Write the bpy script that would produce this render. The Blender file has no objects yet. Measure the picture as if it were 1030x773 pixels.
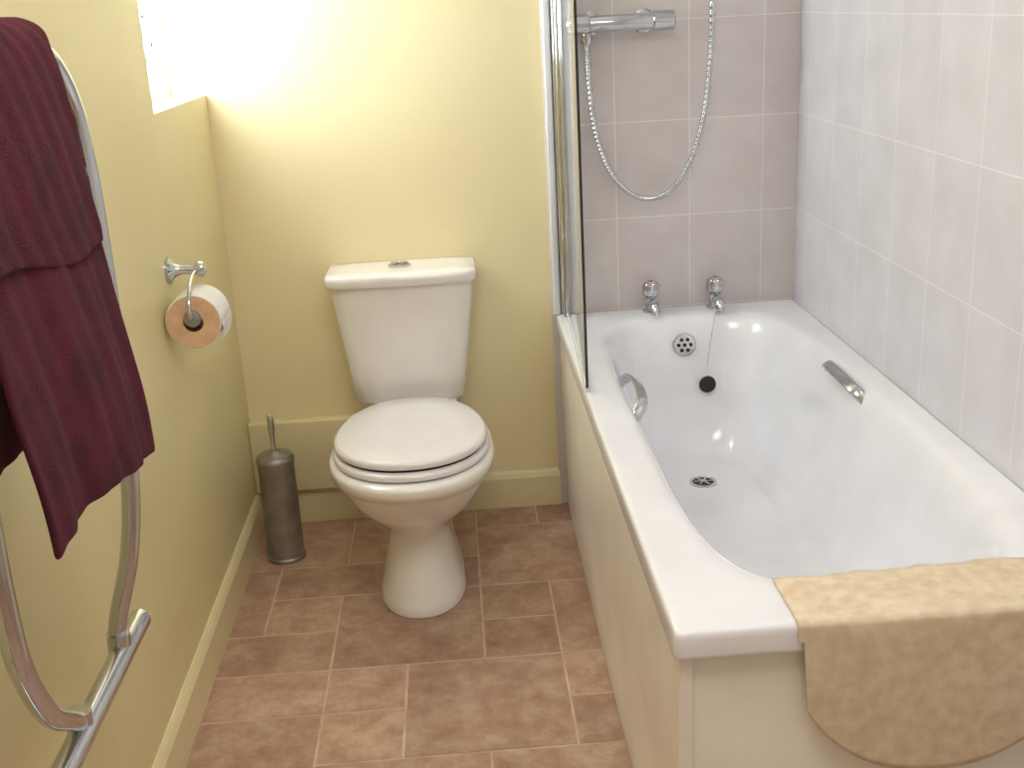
import bpy, bmesh, math, random
from mathutils import Vector, Matrix
random.seed(4)
scn = bpy.context.scene
try:
    scn.view_settings.view_transform = 'Standard'
    scn.view_settings.look = 'None'
except Exception: pass

# ------------------------------------------------------------ helpers
def lin(c):
    return tuple(((v/255)/12.92 if v/255<=0.04045 else ((v/255+0.055)/1.055)**2.4) for v in c)+(1,)

def mat(name, rgb, rough=0.5, metal=0.0, rgb2=None, nscale=6, bump=0.0, bscale=60, coat=0.0, detail=4, contrast=(0.35,0.65), bdist=0.01):
    m = bpy.data.materials.new(name); m.use_nodes=True
    nt=m.node_tree; b=nt.nodes['Principled BSDF']
    b.inputs['Roughness'].default_value=rough; b.inputs['Metallic'].default_value=metal
    b.inputs['Base Color'].default_value=lin(rgb)
    b.inputs['Coat Weight'].default_value=coat
    tc=nt.nodes.new('ShaderNodeTexCoord')
    if rgb2 is None: rgb2=tuple(v*0.97 for v in rgb)
    n=nt.nodes.new('ShaderNodeTexNoise'); n.inputs['Scale'].default_value=nscale; n.inputs['Detail'].default_value=detail
    nt.links.new(tc.outputs['Object'],n.inputs['Vector'])
    r=nt.nodes.new('ShaderNodeValToRGB'); r.color_ramp.elements[0].position=contrast[0]; r.color_ramp.elements[1].position=contrast[1]
    r.color_ramp.elements[0].color=lin(rgb2); r.color_ramp.elements[1].color=lin(rgb)
    nt.links.new(n.outputs['Fac'],r.inputs['Fac']); nt.links.new(r.outputs['Color'],b.inputs['Base Color'])
    if bump>0:
        n2=nt.nodes.new('ShaderNodeTexNoise'); n2.inputs['Scale'].default_value=bscale; n2.inputs['Detail'].default_value=3
        nt.links.new(tc.outputs['Object'],n2.inputs['Vector'])
        bp=nt.nodes.new('ShaderNodeBump'); bp.inputs['Strength'].default_value=bump; bp.inputs['Distance'].default_value=bdist
        nt.links.new(n2.outputs['Fac'],bp.inputs['Height']); nt.links.new(bp.outputs['Normal'],b.inputs['Normal'])
    return m

def group(name, loc=(0,0,0)):
    e=bpy.data.objects.new(name,None); e.location=loc; e.empty_display_size=0.05
    scn.collection.objects.link(e); return e

def finish(bm,name,m,parent=None,smooth=True,subsurf=0,auto=None):
    bmesh.ops.recalc_face_normals(bm,faces=bm.faces)
    me=bpy.data.meshes.new(name); bm.to_mesh(me); bm.free()
    if smooth:
        for p in me.polygons: p.use_smooth=True
    ob=bpy.data.objects.new(name,me); scn.collection.objects.link(ob)
    if isinstance(m,(list,tuple)):
        for k in m: me.materials.append(k)
    else: me.materials.append(m)
    if parent:
        ob.parent=parent; ob.matrix_parent_inverse=Matrix.Translation(-parent.location)
    if auto is not None and smooth:
        me.set_sharp_from_angle(angle=math.radians(auto))
    if subsurf:
        s=ob.modifiers.new('sub','SUBSURF'); s.levels=subsurf; s.render_levels=subsurf
    return ob

def add_box(bm,x0,x1,y0,y1,z0,z1):
    v=[bm.verts.new((x,y,z)) for x in (x0,x1) for y in (y0,y1) for z in (z0,z1)]
    for f in ((0,1,3,2),(4,6,7,5),(0,4,5,1),(2,3,7,6),(0,2,6,4),(1,5,7,3)):
        bm.faces.new([v[i] for i in f])

def box(name,x0,x1,y0,y1,z0,z1,m,parent=None,bevel=0.0,seg=3):
    bm=bmesh.new(); add_box(bm,x0,x1,y0,y1,z0,z1)
    if bevel>0:
        bmesh.ops.bevel(bm,geom=bm.edges[:],offset=bevel,segments=seg,profile=0.5,affect='EDGES')
    return finish(bm,name,m,parent,smooth=bevel>0,auto=40 if bevel>0 else None)

def loft(bm,rings,cap0=True,cap1=True,closed=True):
    R=[[bm.verts.new(p) for p in r] for r in rings]
    n=len(R[0])
    for a,b in zip(R,R[1:]):
        for i in range(n if closed else n-1):
            j=(i+1)%n
            bm.faces.new((a[i],a[j],b[j],b[i]))
    if cap0: bm.faces.new(R[0][::-1])
    if cap1: bm.faces.new(R[-1])
    return R

def lathe(bm,prof,origin,axis=(0,0,1),n=40,cap=True):
    ax=Vector(axis).normalized(); q=Vector((0,0,1)).rotation_difference(ax).to_matrix()
    o=Vector(origin)
    rings=[[o+q@Vector((r*math.cos(2*math.pi*i/n),r*math.sin(2*math.pi*i/n),h)) for i in range(n)] for r,h in prof]
    loft(bm,rings,cap,cap)

def lathe_ob(name,prof,origin,m,axis=(0,0,1),n=40,parent=None,auto=35):
    bm=bmesh.new(); lathe(bm,prof,origin,axis,n); return finish(bm,name,m,parent,auto=auto)

def catmull(pts,k=10):
    P=[Vector(p) for p in pts]; P=[2*P[0]-P[1]]+P+[2*P[-1]-P[-2]]
    out=[]
    for i in range(1,len(P)-2):
        a,b,c,d=P[i-1:i+3]
        for s in range(k):
            t=s/k
            out.append(0.5*((2*b)+(c-a)*t+(2*a-5*b+4*c-d)*t*t+(3*b-a-3*c+d)*t**3))
    out.append(P[-2]); return out

def sweep(bm,path,rad,n=16):
    T=[(path[min(i+1,len(path)-1)]-path[max(i-1,0)]).normalized() for i in range(len(path))]
    up=Vector((0,0,1)) if abs(T[0].z)<0.9 else Vector((1,0,0))
    N=T[0].cross(up).normalized(); rings=[]
    for i,p in enumerate(path):
        if i: N=(T[i-1].rotation_difference(T[i])@N)
        N=(N-T[i]*N.dot(T[i])).normalized(); B=T[i].cross(N)
        r=rad(i) if callable(rad) else rad
        rings.append([p+r*(math.cos(2*math.pi*a/n)*N+math.sin(2*math.pi*a/n)*B) for a in range(n)])
    loft(bm,rings)

def tube(name,pts,rad,m,parent=None,k=10,n=16,straight=False):
    bm=bmesh.new(); path=[Vector(p) for p in pts] if straight else catmull(pts,k)
    sweep(bm,path,rad,n); return finish(bm,name,m,parent,auto=50)

def sgnp(v,p): return math.copysign(abs(v)**p,v)
def sring(cx,cy,a,b,n,z,N=96):
    return [Vector((cx+a*sgnp(math.cos(t),2/n),cy+b*sgnp(math.sin(t),2/n),z)) for t in [2*math.pi*(i+0.5)/N for i in range(N)]]

# ------------------------------------------------------------ materials
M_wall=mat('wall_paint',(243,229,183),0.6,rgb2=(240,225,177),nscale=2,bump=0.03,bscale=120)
M_wallshade=mat('wall_paint_shaded',(230,217,168),0.4,rgb2=(225,211,160),nscale=2,bump=0.04,bscale=90)  # wall paint darkened for the shade on the backlit left wall
M_ceil=mat('ceiling_paint',(246,245,242),0.8)
M_trim=mat('trim_paint',(236,222,176),0.35)
M_por=mat('porcelain',(244,239,233),0.12,coat=0.5)
M_seat=mat('seat_plastic',(240,235,234),0.22)
M_bath=mat('bath_acrylic',(247,246,249),0.13,coat=0.5)
M_panel=mat('bath_panel_acrylic',(250,243,231),0.22)
M_chrome=mat('chrome',(205,208,212),0.12,metal=1.0)
M_steel=mat('brushed_steel',(165,160,156),0.42,metal=0.7,rgb2=(140,134,129),nscale=14)
M_dark=mat('rubber_and_gap_shade',(18,16,18),0.5)  # rubber of the plug, and painted shade in gaps and holes
M_towel=mat('towel_terry',(88,10,36),1.0,rgb2=(68,6,27),nscale=18,bump=0.8,bscale=420,bdist=.006)
M_paper=mat('tissue_paper',(240,236,230),0.9,bump=0.1)
M_rollshade=mat('roll_face_shade',(230,194,156),0.9,rgb2=(218,178,140),nscale=40)  # paper end of the roll, its shade painted in as tan
M_cardin=mat('cardboard_core',(150,112,80),0.9)
M_patch=mat('bath_end_tan',(229,212,184),0.95,rgb2=(215,193,162),nscale=45,bump=0.10,bscale=200,detail=8,bdist=.004)
M_red=mat('tap_cap_red',(180,50,55),0.3); M_blue=mat('tap_cap_blue',(110,120,140),0.3)
M_frame=mat('window_frame_upvc',(240,240,240),0.3)

def tile_mat(name,axis,ox,c1,c2,grout):
    m=bpy.data.materials.new(name); m.use_nodes=True; nt=m.node_tree; b=nt.nodes['Principled BSDF']
    tc=nt.nodes.new('ShaderNodeTexCoord'); sp=nt.nodes.new('ShaderNodeSeparateXYZ'); cb=nt.nodes.new('ShaderNodeCombineXYZ')
    nt.links.new(tc.outputs['Object'],sp.inputs[0])
    a1=nt.nodes.new('ShaderNodeMath'); a1.inputs[1].default_value=-ox+0.207*20
    a2=nt.nodes.new('ShaderNodeMath'); a2.inputs[1].default_value=-0.603+0.265*10
    nt.links.new(sp.outputs[axis],a1.inputs[0]); nt.links.new(sp.outputs[2],a2.inputs[0])
    nt.links.new(a1.outputs[0],cb.inputs[0]); nt.links.new(a2.outputs[0],cb.inputs[1])
    br=nt.nodes.new('ShaderNodeTexBrick'); br.offset=0; br.squash=1
    br.inputs['Scale'].default_value=1; br.inputs['Brick Width'].default_value=0.207; br.inputs['Row Height'].default_value=0.265
    br.inputs['Mortar Size'].default_value=0.0018; br.inputs['Mortar Smooth'].default_value=0.2
    br.inputs['Color1'].default_value=lin(c1); br.inputs['Color2'].default_value=lin(c2); br.inputs['Mortar'].default_value=lin(grout)
    nt.links.new(cb.outputs[0],br.inputs['Vector'])
    n=nt.nodes.new('ShaderNodeTexNoise'); n.inputs['Scale'].default_value=9; n.inputs['Detail'].default_value=6
    nt.links.new(tc.outputs['Object'],n.inputs['Vector'])
    r=nt.nodes.new('ShaderNodeValToRGB'); r.color_ramp.elements[0].position=.3; r.color_ramp.elements[1].position=.7
    r.color_ramp.elements[0].color=(.90,.89,.88,1); r.color_ramp.elements[1].color=(1,1,1,1)
    nt.links.new(n.outputs['Fac'],r.inputs['Fac'])
    mx=nt.nodes.new('ShaderNodeMix'); mx.data_type='RGBA'; mx.blend_type='MULTIPLY'; mx.inputs[0].default_value=1
    nt.links.new(br.outputs['Color'],mx.inputs[6]); nt.links.new(r.outputs['Color'],mx.inputs[7])
    nt.links.new(mx.outputs[2],b.inputs['Base Color'])
    b.inputs['Roughness'].default_value=0.3
    bp=nt.nodes.new('ShaderNodeBump'); bp.inputs['Strength'].default_value=0.3; bp.inputs['Distance'].default_value=0.002; bp.invert=True
    nt.links.new(br.outputs['Fac'],bp.inputs['Height']); nt.links.new(bp.outputs['Normal'],b.inputs['Normal'])
    return m
M_tback=tile_mat('ceramic_tile_back',0,0.453,(226,218,215),(221,212,210),(242,239,237))
M_tlit=tile_mat('ceramic_tile_lit',1,3.09,(229,226,231),(225,222,228),(242,241,242))  # same tile as behind, window light put in as a paler, bluer colour

# ------------------------------------------------------------ room
XL,XR,YB,YF,ZC=-0.65,0.967,3.19,-0.6,2.35
bm=bmesh.new()
col=bm.loops.layers.float_color.new('tilecol')
def quad(x0,x1,y0,y1,z,v,mi):
    f=bm.faces.new([bm.verts.new(p) for p in ((x0,y0,z),(x1,y0,z),(x1,y1,z),(x0,y1,z))])
    f.material_index=mi
    for l in f.loops: l[col]=(v,v,v,1)
quad(XL-.1,XR+.1,YF-.1,YB+.1,0,0.5,1)
cw,cy0=0.182,1.985
used={}
def place(i,j,w,h):
    for a in range(w):
        for b in range(h):
            if (i+a,j+b) in used: return False
    for a in range(w):
        for b in range(h): used[(i+a,j+b)]=1
    g=0.0027
    x0=max(XL-.05,0.18+i*cw+g); x1=min(XR+.05,0.18+(i+w)*cw-g)
    y0=max(YF-.05,cy0+j*0.177+g); y1=min(YB+.05,cy0+(j+h)*0.177-g)
    if x1>x0 and y1>y0: quad(x0,x1,y0,y1,0.0008,random.random(),0)
    return True
place(-2,0,2,2); place(-1,2,1,1); place(0,2,1,2); place(-1,3,1,1); place(-3,2,2,2); place(-1,4,2,2)
place(-3,0,1,1);place(-3,1,1,1);place(-5,1,2,1);place(-5,2,2,1)
place(-4,3,1,1);place(-5,3,1,2);place(-4,4,2,1);place(-2,4,1,1)
for j in range(-15,9):
    for i in range(-6,6):
        if (i,j) in used: continue
        opts=[(2,2),(2,1),(1,2),(1,1),(2,2)]; random.shuffle(opts)
        for w,h in opts+[(1,1)]:
            if place(i,j,w,h): break
m=bpy.data.materials.new('terracotta_vinyl'); m.use_nodes=True; nt=m.node_tree; b=nt.nodes['Principled BSDF']
at=nt.nodes.new('ShaderNodeAttribute'); at.attribute_name='tilecol'
tc=nt.nodes.new('ShaderNodeTexCoord'); n=nt.nodes.new('ShaderNodeTexNoise'); n.inputs['Scale'].default_value=11; n.inputs['Detail'].default_value=12; n.inputs['Roughness'].default_value=.76
sc=nt.nodes.new('ShaderNodeVectorMath'); sc.operation='MULTIPLY_ADD'
cmb=nt.nodes.new('ShaderNodeCombineXYZ'); mm=nt.nodes.new('ShaderNodeMath'); mm.operation='MULTIPLY'; mm.inputs[1].default_value=40
nt.links.new(at.outputs['Fac'],mm.inputs[0]); nt.links.new(mm.outputs[0],cmb.inputs[2])
sc.inputs[1].default_value=(1,1,1); nt.links.new(tc.outputs['Object'],sc.inputs[0]); nt.links.new(cmb.outputs[0],sc.inputs[2])
nt.links.new(sc.outputs[0],n.inputs['Vector'])
r=nt.nodes.new('ShaderNodeValToRGB'); e=r.color_ramp.elements
e[0].position=.30; e[0].color=lin((156,118,96)); e[1].position=.70; e[1].color=lin((216,188,164))
k=e.new(.5); k.color=lin((190,153,130))
nt.links.new(n.outputs['Fac'],r.inputs['Fac'])
mr=nt.nodes.new('ShaderNodeMapRange'); mr.inputs[3].default_value=.78; mr.inputs[4].default_value=1.08
nt.links.new(at.outputs['Fac'],mr.inputs[0])
mx=nt.nodes.new('ShaderNodeMix'); mx.data_type='RGBA'; mx.blend_type='MULTIPLY'; mx.inputs[0].default_value=1
nt.links.new(r.outputs['Color'],mx.inputs[6]); nt.links.new(mr.outputs[0],mx.inputs[7]); nt.links.new(mx.outputs[2],b.inputs['Base Color'])
b.inputs['Roughness'].default_value=.42
bp=nt.nodes.new('ShaderNodeBump'); bp.inputs['Strength'].default_value=.12; bp.inputs['Distance'].default_value=.004
nt.links.new(n.outputs['Fac'],bp.inputs['Height']); nt.links.new(bp.outputs['Normal'],b.inputs['Normal'])
M_grout=mat('floor_grout',(222,196,170),0.8,rgb2=(198,168,142),nscale=12)
finish(bm,'floor',[m,M_grout],smooth=False)

box('ceiling',XL-.3,XR+.1,YF-.1,YB+.1,ZC,ZC+.08,M_ceil)
box('wall_back',XL-.3,XR+.1,YB,YB+.1,0,ZC,M_wall)
box('wall_right',XR,XR+.1,YF,YB,0,ZC,M_tlit)
box('wall_front',XL-.2,XR+.1,YF-.1,YF,0,ZC,M_ceil)
WY,WZ0,WZ1=2.61,1.27,2.20
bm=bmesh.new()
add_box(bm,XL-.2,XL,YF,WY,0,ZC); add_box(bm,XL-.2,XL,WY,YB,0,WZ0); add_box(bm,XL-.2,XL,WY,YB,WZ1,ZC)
finish(bm,'wall_left',M_wallshade,smooth=False)
box('wall_back_tiles',0.258,XR,YB-.010,YB,0.0,ZC,M_tback,bevel=0.002)

# window
w=group('window_1',(XL-.12,2.9,1.27))
px=XL-.100
bm=bmesh.new()
add_box(bm,px-.03,px+.006,WY,YB,WZ0,WZ0+.012); add_box(bm,px-.03,px+.006,WY,YB,WZ1-.03,WZ1)
add_box(bm,px-.03,px+.006,WY,WY+.03,WZ0+.012,WZ1-.03); add_box(bm,px-.03,px+.006,YB-.010,YB,WZ0+.012,WZ1-.03)
finish(bm,'window_frame',M_frame,w,smooth=False)
mg=bpy.data.materials.new('frosted_daylight_glass'); mg.use_nodes=True; nt=mg.node_tree
for nd in list(nt.nodes):
    if nd.type!='OUTPUT_MATERIAL': nt.nodes.remove(nd)
em=nt.nodes.new('ShaderNodeEmission'); em.inputs['Strength'].default_value=16
tc=nt.nodes.new('ShaderNodeTexCoord'); n=nt.nodes.new('ShaderNodeTexNoise'); n.inputs['Scale'].default_value=60; n.inputs['Detail'].default_value=5
nt.links.new(tc.outputs['Object'],n.inputs['Vector'])
r=nt.nodes.new('ShaderNodeValToRGB'); r.color_ramp.elements[0].position=.42; r.color_ramp.elements[1].position=.49
r.color_ramp.elements[0].color=(.030,.021,.015,1); r.color_ramp.elements[1].color=(.84,.92,1,1)
nt.links.new(n.outputs['Fac'],r.inputs['Fac']); nt.links.new(r.outputs['Color'],em.inputs['Color'])
nt.links.new(em.outputs[0],[x for x in nt.nodes if x.type=='OUTPUT_MATERIAL'][0].inputs[0])
box('window_pane',px-.008,px-.002,WY+.03,YB-.010,WZ0+.012,WZ1-.03,mg,w)

# trims
bm=bmesh.new()
prof=[(0,0),(.016,0),(.016,.095),(.010,.108),(.004,.115),(0,.115)]
loft(bm,[[Vector((XL+a,y,z)) for a,z in prof] for y in (YF,YB-.001)])
finish(bm,'baseboard_left',M_trim,smooth=False)
bm=bmesh.new()
loft(bm,[[Vector((x,YB-a,z)) for a,z in prof] for x in (XL+.016,0.262)])
finish(bm,'baseboard_back',M_trim,smooth=False)
box('trim_1',XL+.001,-0.16,YB-.045,YB-.001,0.117,0.335,M_trim,bevel=0.004)

# ------------------------------------------------------------ bathtub
bath=group('bathtub',(.618,2.29,0))
bm=bmesh.new()
def rrect(z,x0,x1,y0,y1,r):
    pts=[]; N=128; q=N//4
    cs=[(x1-r,y1-r,0),(x0+r,y1-r,90),(x0+r,y0+r,180),(x1-r,y0+r,270)]
    mids={0:Vector((x1,(y0+y1)/2,z)),90:Vector(((x0+x1)/2,y1,z)),180:Vector((x0,(y0+y1)/2,z)),270:Vector(((x0+x1)/2,y0,z))}
    for cx,cy,a0 in cs:
        for i in range(q):
            t=(i+.5)/q
            if t<.36:
                ang=math.radians(a0); c=Vector((cx+r*math.cos(ang),cy+r*math.sin(ang),z))
                pts.append(mids[a0].lerp(c,t/.36))
            elif t>.64:
                ang=math.radians(a0+90); c=Vector((cx+r*math.cos(ang),cy+r*math.sin(ang),z))
                pts.append(c.lerp(mids[(a0+90)%360],(t-.64)/.36))
            else:
                ang=math.radians(a0+90*(t-.36)/.28)
                pts.append(Vector((cx+r*math.cos(ang),cy+r*math.sin(ang),z)))
    return pts
def br_(z,x0,x1,y0,y1,n): return sring((x0+x1)/2,(y0+y1)/2,(x1-x0)/2,(y1-y0)/2,n,z,128)
X0,X1,Y0,Y1=.268,.965,1.40,3.178
rings=[rrect(.557,X0+.012,X1,Y0+.012,Y1,.008),
 rrect(.556,X0+.001,X1,Y0+.001,Y1,.012),rrect(.558,X0,X1,Y0,Y1,.012),rrect(.592,X0,X1,Y0,Y1,.012),rrect(.599,X0+.002,X1-.001,Y0+.002,Y1-.001,.012),
 rrect(.602,X0+.008,X1-.004,Y0+.008,Y1-.004,.012),
 rrect(.602,X0+.016,X1-.008,Y0+.018,Y1-.015,.02),
 br_(.600,.345,.915,1.515,3.085,5.0),br_(.596,.356,.903,1.53,3.072,4.8),br_(.580,.368,.890,1.548,3.060,4.5),
 br_(.540,.380,.876,1.575,3.045,4.4),br_(.46,.398,.858,1.625,3.025,4.2),br_(.38,.415,.838,1.68,3.005,4.0),
 br_(.30,.435,.815,1.76,2.98,3.8),br_(.25,.458,.790,1.83,2.95,3.6),br_(.222,.485,.760,1.90,2.915,3.4),
 br_(.212,.53,.715,2.0,2.86,3),br_(.209,.58,.665,2.2,2.7,2.6)]
loft(bm,rings,False,True)
finish(bm,'tub',M_bath,bath,subsurf=1)
bm=bmesh.new(); rr=[]
NP=24
for z,off in ((0.001,.010),(.03,.006),(.06,.012),(.30,.004),(.50,.004),(.553,.010)):
    ring=[]
    for i in range(NP+1):
        y=1.412+(3.178-1.412)*i/NP
        bow=.010*math.sin(math.pi*i/NP)
        ring.append(Vector((.272+off-bow*.6,y,z)))
    for i in range(NP,-1,-1):
        y=1.412+(3.178-1.412)*i/NP
        ring.append(Vector((.296,y,z)))
    rr.append(ring)
loft(bm,rr); finish(bm,'side_panel',M_panel,bath,auto=40)
box('end_panel',.290,.962,1.418,1.436,0.001,.553,M_panel,bath,bevel=.004)
bm=bmesh.new()
of=Vector((.615,3.036,.526)); oax=Vector((0,-1,.12)).normalized()
lathe(bm,[(.033,-.004),(.033,.004),(.029,.007),(.014,.005)],of,oax)
finish(bm,'overflow_plate',M_chrome,bath,auto=30)
bm=bmesh.new()
q=Vector((0,0,1)).rotation_difference(oax).to_matrix()
for i in range(6):
    a=i*math.pi/3
    lathe(bm,[(.005,.004),(.005,.008)],of+q@Vector((.017*math.cos(a),.017*math.sin(a),0)),oax,12)
lathe(bm,[(.005,.004),(.005,.008)],of,oax,12)
finish(bm,'overflow_hole_shade',M_dark,bath,smooth=False)  # dark discs stand in for the shade inside the holes
lathe_ob('drain_flange',[(.038,0),(.037,.003),(.030,.005),(.026,.001)],(.615,2.79,.210),M_chrome,parent=bath)
lathe_ob('drain_shade',[(.027,0),(.027,.0035)],(.615,2.79,.2105),M_dark,parent=bath)  # dark disc painted as the shade down the drain
bm=bmesh.new()
for a in range(3):
    t=a*math.pi/3
    d=Vector((math.cos(t),math.sin(t),0))*.026
    sweep(bm,[Vector((.615,2.79,.2150))-d,Vector((.615,2.79,.2150))+d],.0022,8)
lathe(bm,[(.007,0),(.007,.004)],(.615,2.79,.2125))
finish(bm,'drain_cross',M_chrome,bath,auto=40)
pp=Vector((.670,2.992,.420))
lathe_ob('plug',[(.018,-.006),(.022,-.002),(.024,.006),(.020,.010),(.006,.011)],pp,M_dark,axis=(0,-1,.15),parent=bath)
bm=bmesh.new()
path=catmull([(.712,3.10,.607),(.710,3.078,.606),(.702,3.054,.585),(.690,3.040,.53),(.677,3.018,.47),(.671,2.985,.430)],10)
for i,p in enumerate(path):
    bmesh.ops.create_uvsphere(bm,u_segments=8,v_segments=6,radius=.0020,matrix=Matrix.Translation(p))
sweep(bm,path,.0009,6)
finish(bm,'plug_chain',M_chrome,bath)
for s,xw in ((1,.372),(-1,.893)):
    bm=bmesh.new()
    y0,y1=2.375,2.62
    pts=[(xw-s*.010,y0,.556),(xw+s*.004,y0+.008,.574),(xw+s*.020,y0+.035,.592),(xw+s*.026,(y0+y1)/2,.599),(xw+s*.020,y1-.035,.592),(xw+s*.004,y1-.008,.574),(xw-s*.010,y1,.556)]
    path=catmull(pts,8)
    rings=[]
    for i,p in enumerate(path):
        T=(path[min(i+1,len(path)-1)]-path[max(i-1,0)]).normalized()
        up=Vector((s*.55,0,.85)); N=(up-T*up.dot(T)).normalized(); B=T.cross(N)
        rings.append([p+N*.006*sgnp(math.sin(t),.7)+B*.014*sgnp(math.cos(t),.7) for t in [2*math.pi*k/16 for k in range(16)]])
    loft(bm,rings)
    finish(bm,'grip_handle',M_chrome,bath,auto=60)

def tap(x,capm):
    g=group('bath_tap',(x,3.135,.602)); z=.602; y=3.135
    lathe_ob('body',[(.025,0),(.025,.005),(.019,.008),(.0165,.014),(.0165,.036),(.019,.040),(.012,.046),(.010,.050)],(x,y,z),M_chrome,parent=g)
    bm=bmesh.new(); N=48; rings=[]
    for r0,h in ((.017,.047),(.024,.051),(.026,.060),(.026,.077),(.022,.084),(.015,.086)):
        rings.append([Vector((x+(r0*(1-.10*(math.cos(8*2*math.pi*i/N)>0.2)))*math.cos(2*math.pi*i/N),y+(r0*(1-.10*(math.cos(8*2*math.pi*i/N)>0.2)))*math.sin(2*math.pi*i/N),z+h)) for i in range(N)])
    loft(bm,rings); finish(bm,'handle',M_chrome,g,auto=35)
    lathe_ob('cap_ring',[(.013,.086),(.012,.089),(.008,.0895)],(x,y,z),M_chrome,parent=g)
    lathe_ob('cap',[(.008,.0893),(.007,.091),(.003,.0915)],(x,y,z),capm,parent=g)
    tube('spout',[(x,y-.005,z+.026),(x,y-.030,z+.031),(x,y-.052,z+.028),(x,y-.062,z+.015),(x,y-.063,z+.006)],.0125,M_chrome,g,k=6)
tap(.540,M_red); tap(.724,M_blue)

# tan patch shaped as a thin sheet over the bath end
bm=bmesh.new()
nx,ns=60,40; grid=[]
for i in range(nx+1):
    u=i/nx; x=.445+(.960-.445)*u
    rag=.003*math.sin(u*31)+.002*math.sin(u*71+1)
    ub=(x-.455)/(.88-.455)
    depth=.235*(max(0,1-abs((ub-.48)/.54)**2.2))**.55+.004 if 0<ub<1.02 else .004
    row=[]
    end=.600-.02-depth
    prof=[(1.530+rag+.02*u,.6045),(1.50,.6046),(1.415,.6052),(1.402,.6045),(1.3965,.600),(1.3955,.588)]+[(1.3955,.588+(end-.588)*k/8) for k in range(1,9)]
    for k in range(ns+1):
        t=k/ns*(len(prof)-1); a=int(min(t,len(prof)-2)); f=t-a
        y=prof[a][0]*(1-f)+prof[a+1][0]*f; z=prof[a][1]*(1-f)+prof[a+1][1]*f
        row.append(bm.verts.new((x,y,z)))
    grid.append(row)
for a,b_ in zip(grid,grid[1:]):
    for k in range(ns): bm.faces.new((a[k],b_[k],b_[k+1],a[k+1]))
ob=finish(bm,'bath_end_patch',M_patch)
so=ob.modifiers.new('s','SOLIDIFY'); so.thickness=.002; so.offset=0

# ------------------------------------------------------------ toilet
TX=-.152
toi=group('toilet',(TX,2.8,0))
def egg(z,w,yf,yb,yc,N=72,nb=2.6,cx=TX):
    out=[]
    for i in range(N):
        t=2*math.pi*i/N; c,s=math.cos(t),math.sin(t)
        if s>=0: out.append(Vector((cx+w*sgnp(c,2/nb),yc+(yb-yc)*sgnp(s,2/nb),z)))
        else: out.append(Vector((cx+w*sgnp(c,2/2.15),yc+(yc-yf)*sgnp(s,2/2.15),z)))
    return out
def egg2(z,w,yf,yb,yc,N=72,cx=TX):
    out=[]
    for i in range(N):
        t=2*math.pi*i/N; c,s=math.cos(t),math.sin(t)
        if s>=0:
            k=sgnp(s,2/2.6); out.append(Vector((cx+w*sgnp(c,2/2.6)*(1-.16*max(0,s)),yc+(yb-yc)*k,z)))
        else: out.append(Vector((cx+w*sgnp(c,2/2.15),yc+(yc-yf)*sgnp(s,2/2.15),z)))
    return out
bm=bmesh.new()
R=[(0.001,.113,2.542,3.02,2.72),(.008,.114,2.539,3.02,2.72),(.03,.109,2.549,3.02,2.72),(.07,.098,2.570,3.01,2.73),(.12,.088,2.592,3.0,2.74),
(.165,.081,2.605,3.0,2.74),(.20,.084,2.600,3.0,2.74),(.225,.100,2.578,3.0,2.72),(.255,.130,2.540,3.0,2.71),(.285,.156,2.505,3.0,2.70),(.32,.176,2.478,3.0,2.70),
(.350,.190,2.461,3.0,2.69),(.362,.195,2.456,3.0,2.69),(.370,.205,2.436,3.0,2.69),(.395,.208,2.430,3.0,2.69),(.404,.204,2.436,3.0,2.69),(.406,.186,2.465,2.98,2.69),(.406,.10,2.6,2.9,2.69)]
loft(bm,[egg(*r) for r in R]); finish(bm,'pan',M_por,toi)
bm=bmesh.new()
loft(bm,[sring(TX,3.04,a,b_,5,z,48) for z,a,b_ in ((.24,.06,.10),(.30,.09,.135),(.36,.115,.14),(.405,.12,.14),(.418,.115,.135))])
finish(bm,'cistern_shelf',M_por,toi)
def slab(name,m,layers):
    bm=bmesh.new(); loft(bm,[egg2(*l) for l in layers]); return finish(bm,name,m,toi,auto=60)
slab('seat',M_seat,[(.409,.188,2.470,2.935,2.69),(.411,.195,2.462,2.94,2.69),(.420,.197,2.460,2.94,2.69),(.426,.193,2.465,2.937,2.69),(.427,.17,2.5,2.92,2.69)])
slab('lid',M_seat,[(.434,.182,2.486,2.94,2.69),(.435,.190,2.477,2.950,2.69),(.443,.193,2.474,2.953,2.69),(.450,.190,2.478,2.950,2.69),(.455,.182,2.488,2.940,2.69),(.457,.12,2.57,2.88,2.69)])
slab('seat_gap_shade',M_dark,[(.425,.183,2.484,2.93,2.69),(.436,.183,2.484,2.93,2.69)])  # dark slab stands in for the shade between seat and lid
bm=bmesh.new()
for sx in (-.075,.075):
    lathe(bm,[(.013,-.02),(.014,-.018),(.014,.018),(.013,.02)],(TX+sx,2.955,.428),(1,0,0),20)
    lathe(bm,[(.012,0),(.012,.02)],(TX+sx,2.955,.408),(0,0,1),20)
finish(bm,'hinges',M_seat,toi,auto=40)
CX=-.163
def cring(z,w,yf,yb,N=96,n=6,bow=.014):
    out=[]
    for p in sring(CX,(yf+yb)/2,w,(yb-yf)/2,n,z,N):
        if p.y<(yf+yb)/2: p.y+= bow*((p.x-CX)/w)**2
        out.append(p)
    return out
bm=bmesh.new()
loft(bm,[cring(.412,.135,3.03,3.165),cring(.415,.148,3.012,3.175),cring(.424,.155,3.005,3.182),cring(.50,.164,3.0,3.184),cring(.62,.180,2.998,3.186),cring(.72,.193,2.996,3.187),cring(.757,.196,2.995,3.187)])
finish(bm,'cistern',M_por,toi,auto=70)
bm=bmesh.new()
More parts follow.
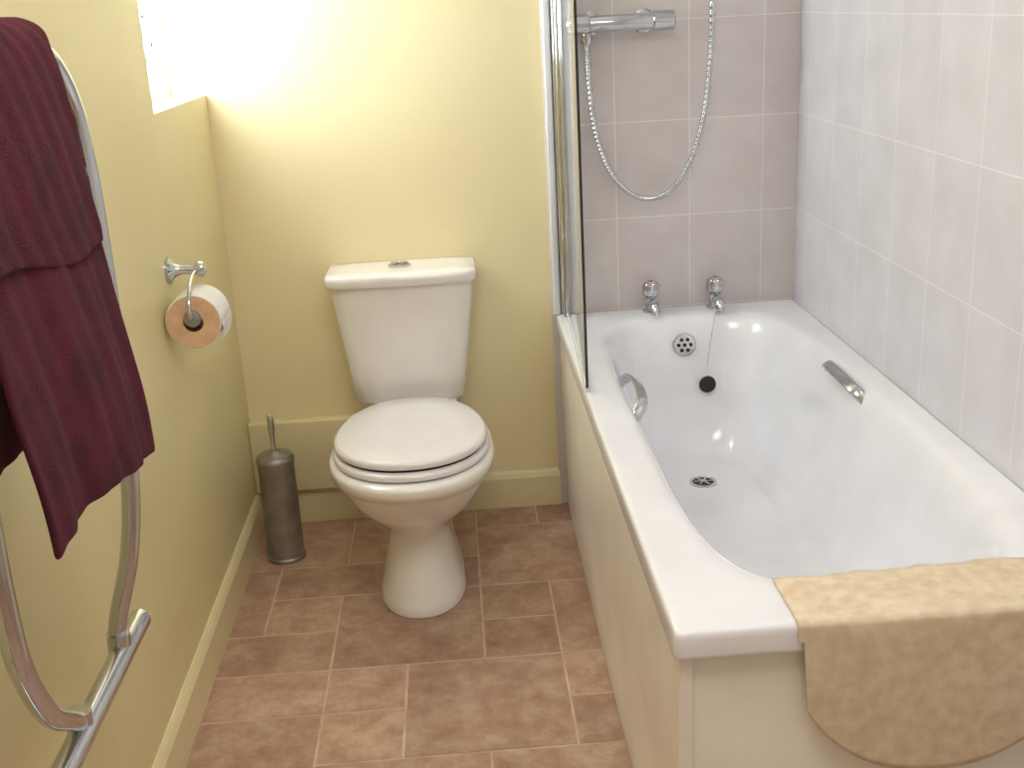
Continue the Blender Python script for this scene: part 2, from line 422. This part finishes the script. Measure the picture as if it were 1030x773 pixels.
loft(bm,[cring(.755,.196,2.99,3.187,n=9),cring(.756,.203,2.984,3.188,n=9),cring(.760,.206,2.981,3.1885,n=9),cring(.776,.2065,2.980,3.1885,n=9),cring(.784,.205,2.982,3.188,n=9),cring(.788,.200,2.987,3.185,n=9),cring(.790,.15,3.02,3.16,n=8)])
finish(bm,'cistern_lid',M_por,toi,auto=70)
bm=bmesh.new()
loft(bm,[sring(CX-.003,3.09,a,b_,2.2,z,40) for z,a,b_ in ((.788,.032,.022),(.7945,.032,.022),(.797,.028,.018))])
finish(bm,'flush_button_ring',M_chrome,toi,auto=40)
bm=bmesh.new()
for sx,ww in ((-.0125,.011),(.0125,.011)):
    loft(bm,[sring(CX-.003+sx,3.09,a,a*1.25,2.4,z,24) for z,a in ((.796,ww),(.800,ww),(.802,ww*.8))])
finish(bm,'flush_buttons',M_steel,toi,auto=40)

# ------------------------------------------------------------ toilet brush
tb=group('toilet_brush',(-.545,2.95,0))
lathe_ob('holder',[(.050,.0012),(.054,.003),(.054,.010),(.050,.014),(.050,.290),(.0525,.296),(.0525,.305),(.050,.309)],(-.545,2.95,0),M_steel,parent=tb)
lathe_ob('cup_lid',[(.049,.308),(.046,.314),(.02,.318),(.010,.325)],(-.545,2.95,0),M_steel,parent=tb)
lathe_ob('handle',[(.007,.318),(.007,.37),(.009,.385),(.0095,.415),(.007,.428),(.003,.431)],(-.545,2.95,0),M_chrome,parent=tb)

# ------------------------------------------------------------ toilet roll + holder
hy,hz=2.525,.935
th=group('toilet_roll_holder',(XL,hy,hz))
lathe_ob('wall_plate',[(.030,0),(.030,.006),(.021,.010),(.014,.018),(.011,.03),(.011,.060),(.016,.064),(.0185,.072),(.016,.080),(.007,.084)],(XL,hy,hz),M_chrome,axis=(1,0,0),parent=th)
rx,rz=-.583,.850
tube('arm',[(XL+.066,hy-.006,hz),(XL+.064,hy-.055,hz-.005),(rx,hy-.115,hz-.030),(rx,hy-.135,rz+.025),(rx,hy-.128,rz+.004),(rx,hy-.10,rz),(rx,hy-.02,rz),(rx,hy,rz)],.0045,M_chrome,th,k=8)
lathe_ob('end_knob',[(.012,-.008),(.018,-.005),(.019,0),(.018,.005),(.010,.009)],(rx,2.408,rz+.001),M_steel,axis=(0,1,0),parent=th)
rl=group('toilet_paper_roll',(rx,2.46,rz))
N=64
oR,iR=.060,.0215
cz=rz-.008
def circ(r,y): return [Vector((rx+r*math.cos(2*math.pi*i/N),y,cz+r*math.sin(2*math.pi*i/N))) for i in range(N)]
ya,yb_=2.412,2.518
bm=bmesh.new(); loft(bm,[circ(oR-.002,ya),circ(oR,ya+.002),circ(oR,yb_-.002),circ(oR-.002,yb_),circ(iR,yb_)],False,False)
loft(bm,[[Vector((rx+oR+.001,y,cz+.0)) for y in (ya+.001,yb_-.001)],[Vector((rx+oR+.0025,y,cz-.02)) for y in (ya+.001,yb_-.001)],[Vector((rx+oR-.004,y,cz-.045)) for y in (ya+.001,yb_-.001)]],False,False,closed=False)
finish(bm,'paper',M_paper,rl,auto=40)
bm=bmesh.new(); loft(bm,[circ(iR,ya),circ((iR+oR)/2,ya-.0003),circ(oR-.002,ya)],False,False); finish(bm,'near_face',M_rollshade,rl)
bm=bmesh.new(); loft(bm,[circ(iR,ya),circ(iR,yb_)],False,False); finish(bm,'core',M_cardin,rl)

# ------------------------------------------------------------ shower screen
ss=group('shower_screen',(.29,2.9,.602))
mgl=bpy.data.materials.new('clear_glass'); mgl.use_nodes=True; nt=mgl.node_tree; b=nt.nodes['Principled BSDF']
b.inputs['Base Color'].default_value=(.97,.99,.985,1); b.inputs['Roughness'].default_value=0.02; b.inputs['Transmission Weight'].default_value=1; b.inputs['IOR'].default_value=1.05
M_edge=mat('glass_edge_seal',(36,44,42),0.3)
gx0,gy0,gx1,gy1=.300,3.135,.274,2.47
def glass(name,t,za,zb,pa,pb,m):
    bm=bmesh.new()
    d=(Vector(pb)-Vector(pa)).normalized(); nrm=Vector((-d.y,d.x))*t/2
    a=[Vector(pa)+nrm,Vector(pb)+nrm,Vector(pb)-nrm,Vector(pa)-nrm]
    loft(bm,[[Vector((p.x,p.y,z)) for p in a] for z in (za,zb)])
    return finish(bm,name,m,ss,smooth=False)
glass('glass_panel',.006,.615,2.03,(gx0,gy0),(gx1,gy1),mgl)
glass('edge_trim',.006,.612,2.03,(gx1,gy1),(gx1-.0002,gy1-.003),M_edge)
glass('bottom_seal',.010,.603,.618,(gx0,gy0),(gx1,gy1),M_frame)
box('wall_channel',.284,.322,3.14,3.180,.603,2.05,M_chrome,ss,bevel=.006)
lathe_ob('pivot_tube',[(.012,0),(.012,1.44)],(.300,3.128,.605),M_chrome,parent=ss)
box('wall_seal',.262,.281,3.160,3.180,.603,2.05,M_frame,ss,bevel=.004)

# ------------------------------------------------------------ shower mixer
sm=group('shower_mixer',(.46,3.13,1.405))
zc=1.398; yc=3.122
lathe_ob('bar',[(.023,0),(.026,.003),(.026,.055),(.021,.058),(.021,.066),(.0215,.068),(.0215,.216),(.021,.218),(.021,.226),(.026,.229),(.026,.280),(.023,.283)],(.325,yc,zc),M_chrome,axis=(1,0,0),parent=sm)
bm=bmesh.new()
for x in (.392,.535):
    lathe(bm,[(.032,0),(.032,.006),(.026,.012),(.014,.016),(.014,.05)],(x,3.180,zc),(0,-1,0))
lathe(bm,[(.006,0),(.006,.012)],(.345,yc-.02,zc+.008),(0,-1,.3),12)
finish(bm,'elbows',M_chrome,sm,auto=35)
lathe_ob('hose_outlet',[(.011,-.05),(.013,-.045),(.013,-.020),(.010,-.016)],(.375,yc,zc),M_chrome,parent=sm)
hp=catmull([(.375,yc,zc-.045),(.377,yc,1.27),(.388,yc,1.14),(.420,yc,1.03),(.472,yc,.955),(.538,yc,.928),(.600,yc,.953),(.652,yc,1.03),(.686,yc,1.14),(.704,yc,1.28),(.710,yc,1.45),(.712,yc,1.75),(.712,yc,1.80)],60)
bm=bmesh.new(); sweep(bm,hp,lambda i:.0078+.0013*math.cos(i*math.pi/3),10); finish(bm,'hose',M_chrome,sm)
bm=bmesh.new()
lathe(bm,[(.010,0),(.010,.62)],(.745,3.13,1.60)); lathe(bm,[(.016,0),(.016,.05)],(.745,3.18,1.62),(0,-1,0)); lathe(bm,[(.016,0),(.016,.05)],(.745,3.18,2.19),(0,-1,0))
lathe(bm,[(.018,0),(.02,.02),(.02,.05),(.012,.06)],(.728,3.115,1.83))
finish(bm,'riser_rail',M_chrome,sm,auto=35)
bm=bmesh.new()
lathe(bm,[(.010,0),(.012,.15),(.02,.19)],(.712,3.11,1.79),(0,-.25,1)); lathe(bm,[(.02,-.03),(.045,-.005),(.045,.01),(.03,.012)],(.712,3.05,1.99),(0,-1,-.6))
finish(bm,'handset',M_chrome,sm,auto=35)

# ------------------------------------------------------------ towel rail
tr=group('towel_rail',(-.52,1.35,.56))
tube('hoop',[(-.553,1.535,.572),(-.545,1.538,.62),(-.515,1.545,.72),(-.497,1.55,.84),(-.487,1.55,1.0),(-.483,1.55,1.2),(-.484,1.548,1.30),(-.485,1.53,1.37),(-.486,1.48,1.423),(-.486,1.41,1.438),(-.486,1.32,1.44),(-.486,1.22,1.435),(-.487,1.13,1.40),(-.488,1.085,1.33),(-.49,1.08,1.2),(-.495,1.08,1.02),(-.50,1.085,.90),(-.505,1.105,.80),(-.515,1.17,.70),(-.53,1.26,.63),(-.547,1.33,.580)],.0135,M_chrome,tr,k=10,n=20)
lathe_ob('manifold',[(.014,0),(.018,.003),(.018,.018),(.0175,.02),(.0175,.80),(.014,.803)],(-.546,1.635,.562),M_chrome,axis=(0,-1,0),parent=tr,n=24)
bm=bmesh.new()
lathe(bm,[(.010,0),(.010,.47)],(-.489,1.08,1.28),(0,1,0))
finish(bm,'rungs',M_chrome,tr,auto=40)
bm=bmesh.new()
for y,z,x in ((.93,.562,-.546),(1.10,1.28,-.492)):
    lathe(bm,[(.024,0),(.024,.006),(.010,.010),(.010,x-XL)],(XL,y,z),(1,0,0),24)
for y in (1.534,1.335): lathe(bm,[(.0175,0),(.0175,.03)],(-.550,y,.565),(0.05,0,1),24)
finish(bm,'brackets',M_chrome,tr,auto=40)

# ------------------------------------------------------------ towel
tw=group('bath_towel',(-.48,1.28,1.2))
def prof_amp(t): return max(0.12,1-1.7*t) if t<.6 else .3
def sheet(name,prof,yfun,nv=40,amp=.008,seed=0,th=.008,hem=None):
    P=catmull([(p[0],0,p[1]) for p in prof],8)
    bm=bmesh.new(); G=[]
    for i,p in enumerate(P):
        t=i/(len(P)-1); ya,yb=yfun(t); row=[]
        for j in range(nv+1):
            v=j/nv; y=ya+(yb-ya)*v
            am=amp*prof_amp(t)
            dx=am*(math.sin(v*9+seed+t*1.5)+.45*math.sin(v*22+seed*2-t*3))+.0014*math.sin(v*50+t*30)
            dz=hem(v)*max(0,1-t*3) if hem else 0
            row.append(bm.verts.new((p.x+dx,y+.003*math.sin(t*40)*(1 if j in(0,nv) else 0),p.z+dz)))
        G.append(row)
    for a,b_ in zip(G,G[1:]):
        for j in range(nv): bm.faces.new((a[j],a[j+1],b_[j+1],b_[j]))
    ob=finish(bm,name,M_towel,tw)
    s=ob.modifiers.new('s','SOLIDIFY'); s.thickness=th; s.offset=0
    s=ob.modifiers.new('sub','SUBSURF'); s.levels=1; s.render_levels=1
    return ob
sheet('long_drape',[(-.428,.948),(-.433,1.05),(-.443,1.15),(-.454,1.25),(-.461,1.34),(-.465,1.41),(-.471,1.447),(-.487,1.460),(-.502,1.447),(-.509,1.40),(-.516,1.3),(-.526,1.12),(-.532,.985)],
  lambda t:(1.058-.01*t,1.468-.07*t) if t<.5 else (1.053-.20*(t-.5),1.433-.22*(t-.5)),amp=.0065,seed=2.2,hem=lambda v:.012*math.sin(v*4)-.034*v)
sheet('short_fold',[(-.447,1.205),(-.448,1.25),(-.450,1.32),(-.453,1.38),(-.456,1.43),(-.464,1.458),(-.487,1.470),(-.509,1.457),(-.520,1.40),(-.532,1.3),(-.540,1.17)],
  lambda t:(1.045,1.448-.10*t) if t<.5 else (1.045,1.398-.05*(t-.5)),amp=.003,seed=2,th=.010,hem=lambda v:.026*(1-v)-.008*v+.008*math.sin(v*7))

# ------------------------------------------------------------ lights
def area(name,loc,rot,sx,sy,p,c):
    l=bpy.data.lights.new(name,'AREA'); l.shape='RECTANGLE'; l.size=sx; l.size_y=sy; l.energy=p; l.color=c
    o=bpy.data.objects.new(name,l); o.location=loc; o.rotation_euler=rot; scn.collection.objects.link(o); return o
area('fill_light',(.1,.95,2.32),(0,0,0),.9,.9,18,(1,.985,.975))  # added fill without a real fitting, brightens the room from above
wd=bpy.data.worlds.new('world'); scn.world=wd; wd.use_nodes=True
wd.node_tree.nodes['Background'].inputs[0].default_value=(.8,.9,1,1); wd.node_tree.nodes['Background'].inputs[1].default_value=.3

# ------------------------------------------------------------ camera
F=1143.0
Yv=Vector((-70,-379,F)).normalized()
Dv=Vector((185,3414,F)).normalized(); Dv=(Dv-Yv*Dv.dot(Yv)).normalized()
Xv=Dv.cross(Yv)
right=Vector((Xv.x,Yv.x,-Dv.x)); down=Vector((Xv.y,Yv.y,-Dv.y)); fwd=Vector((Xv.z,Yv.z,-Dv.z))
Mx=Matrix((right,-down,-fwd)).transposed().to_4x4(); Mx.translation=Vector((0,0,1.46))
cd=bpy.data.cameras.new('camera'); cd.sensor_width=36; cd.sensor_fit='HORIZONTAL'; cd.lens=F/1030*36; cd.clip_start=.02
co=bpy.data.objects.new('camera',cd); scn.collection.objects.link(co); co.matrix_world=Mx; scn.camera=co
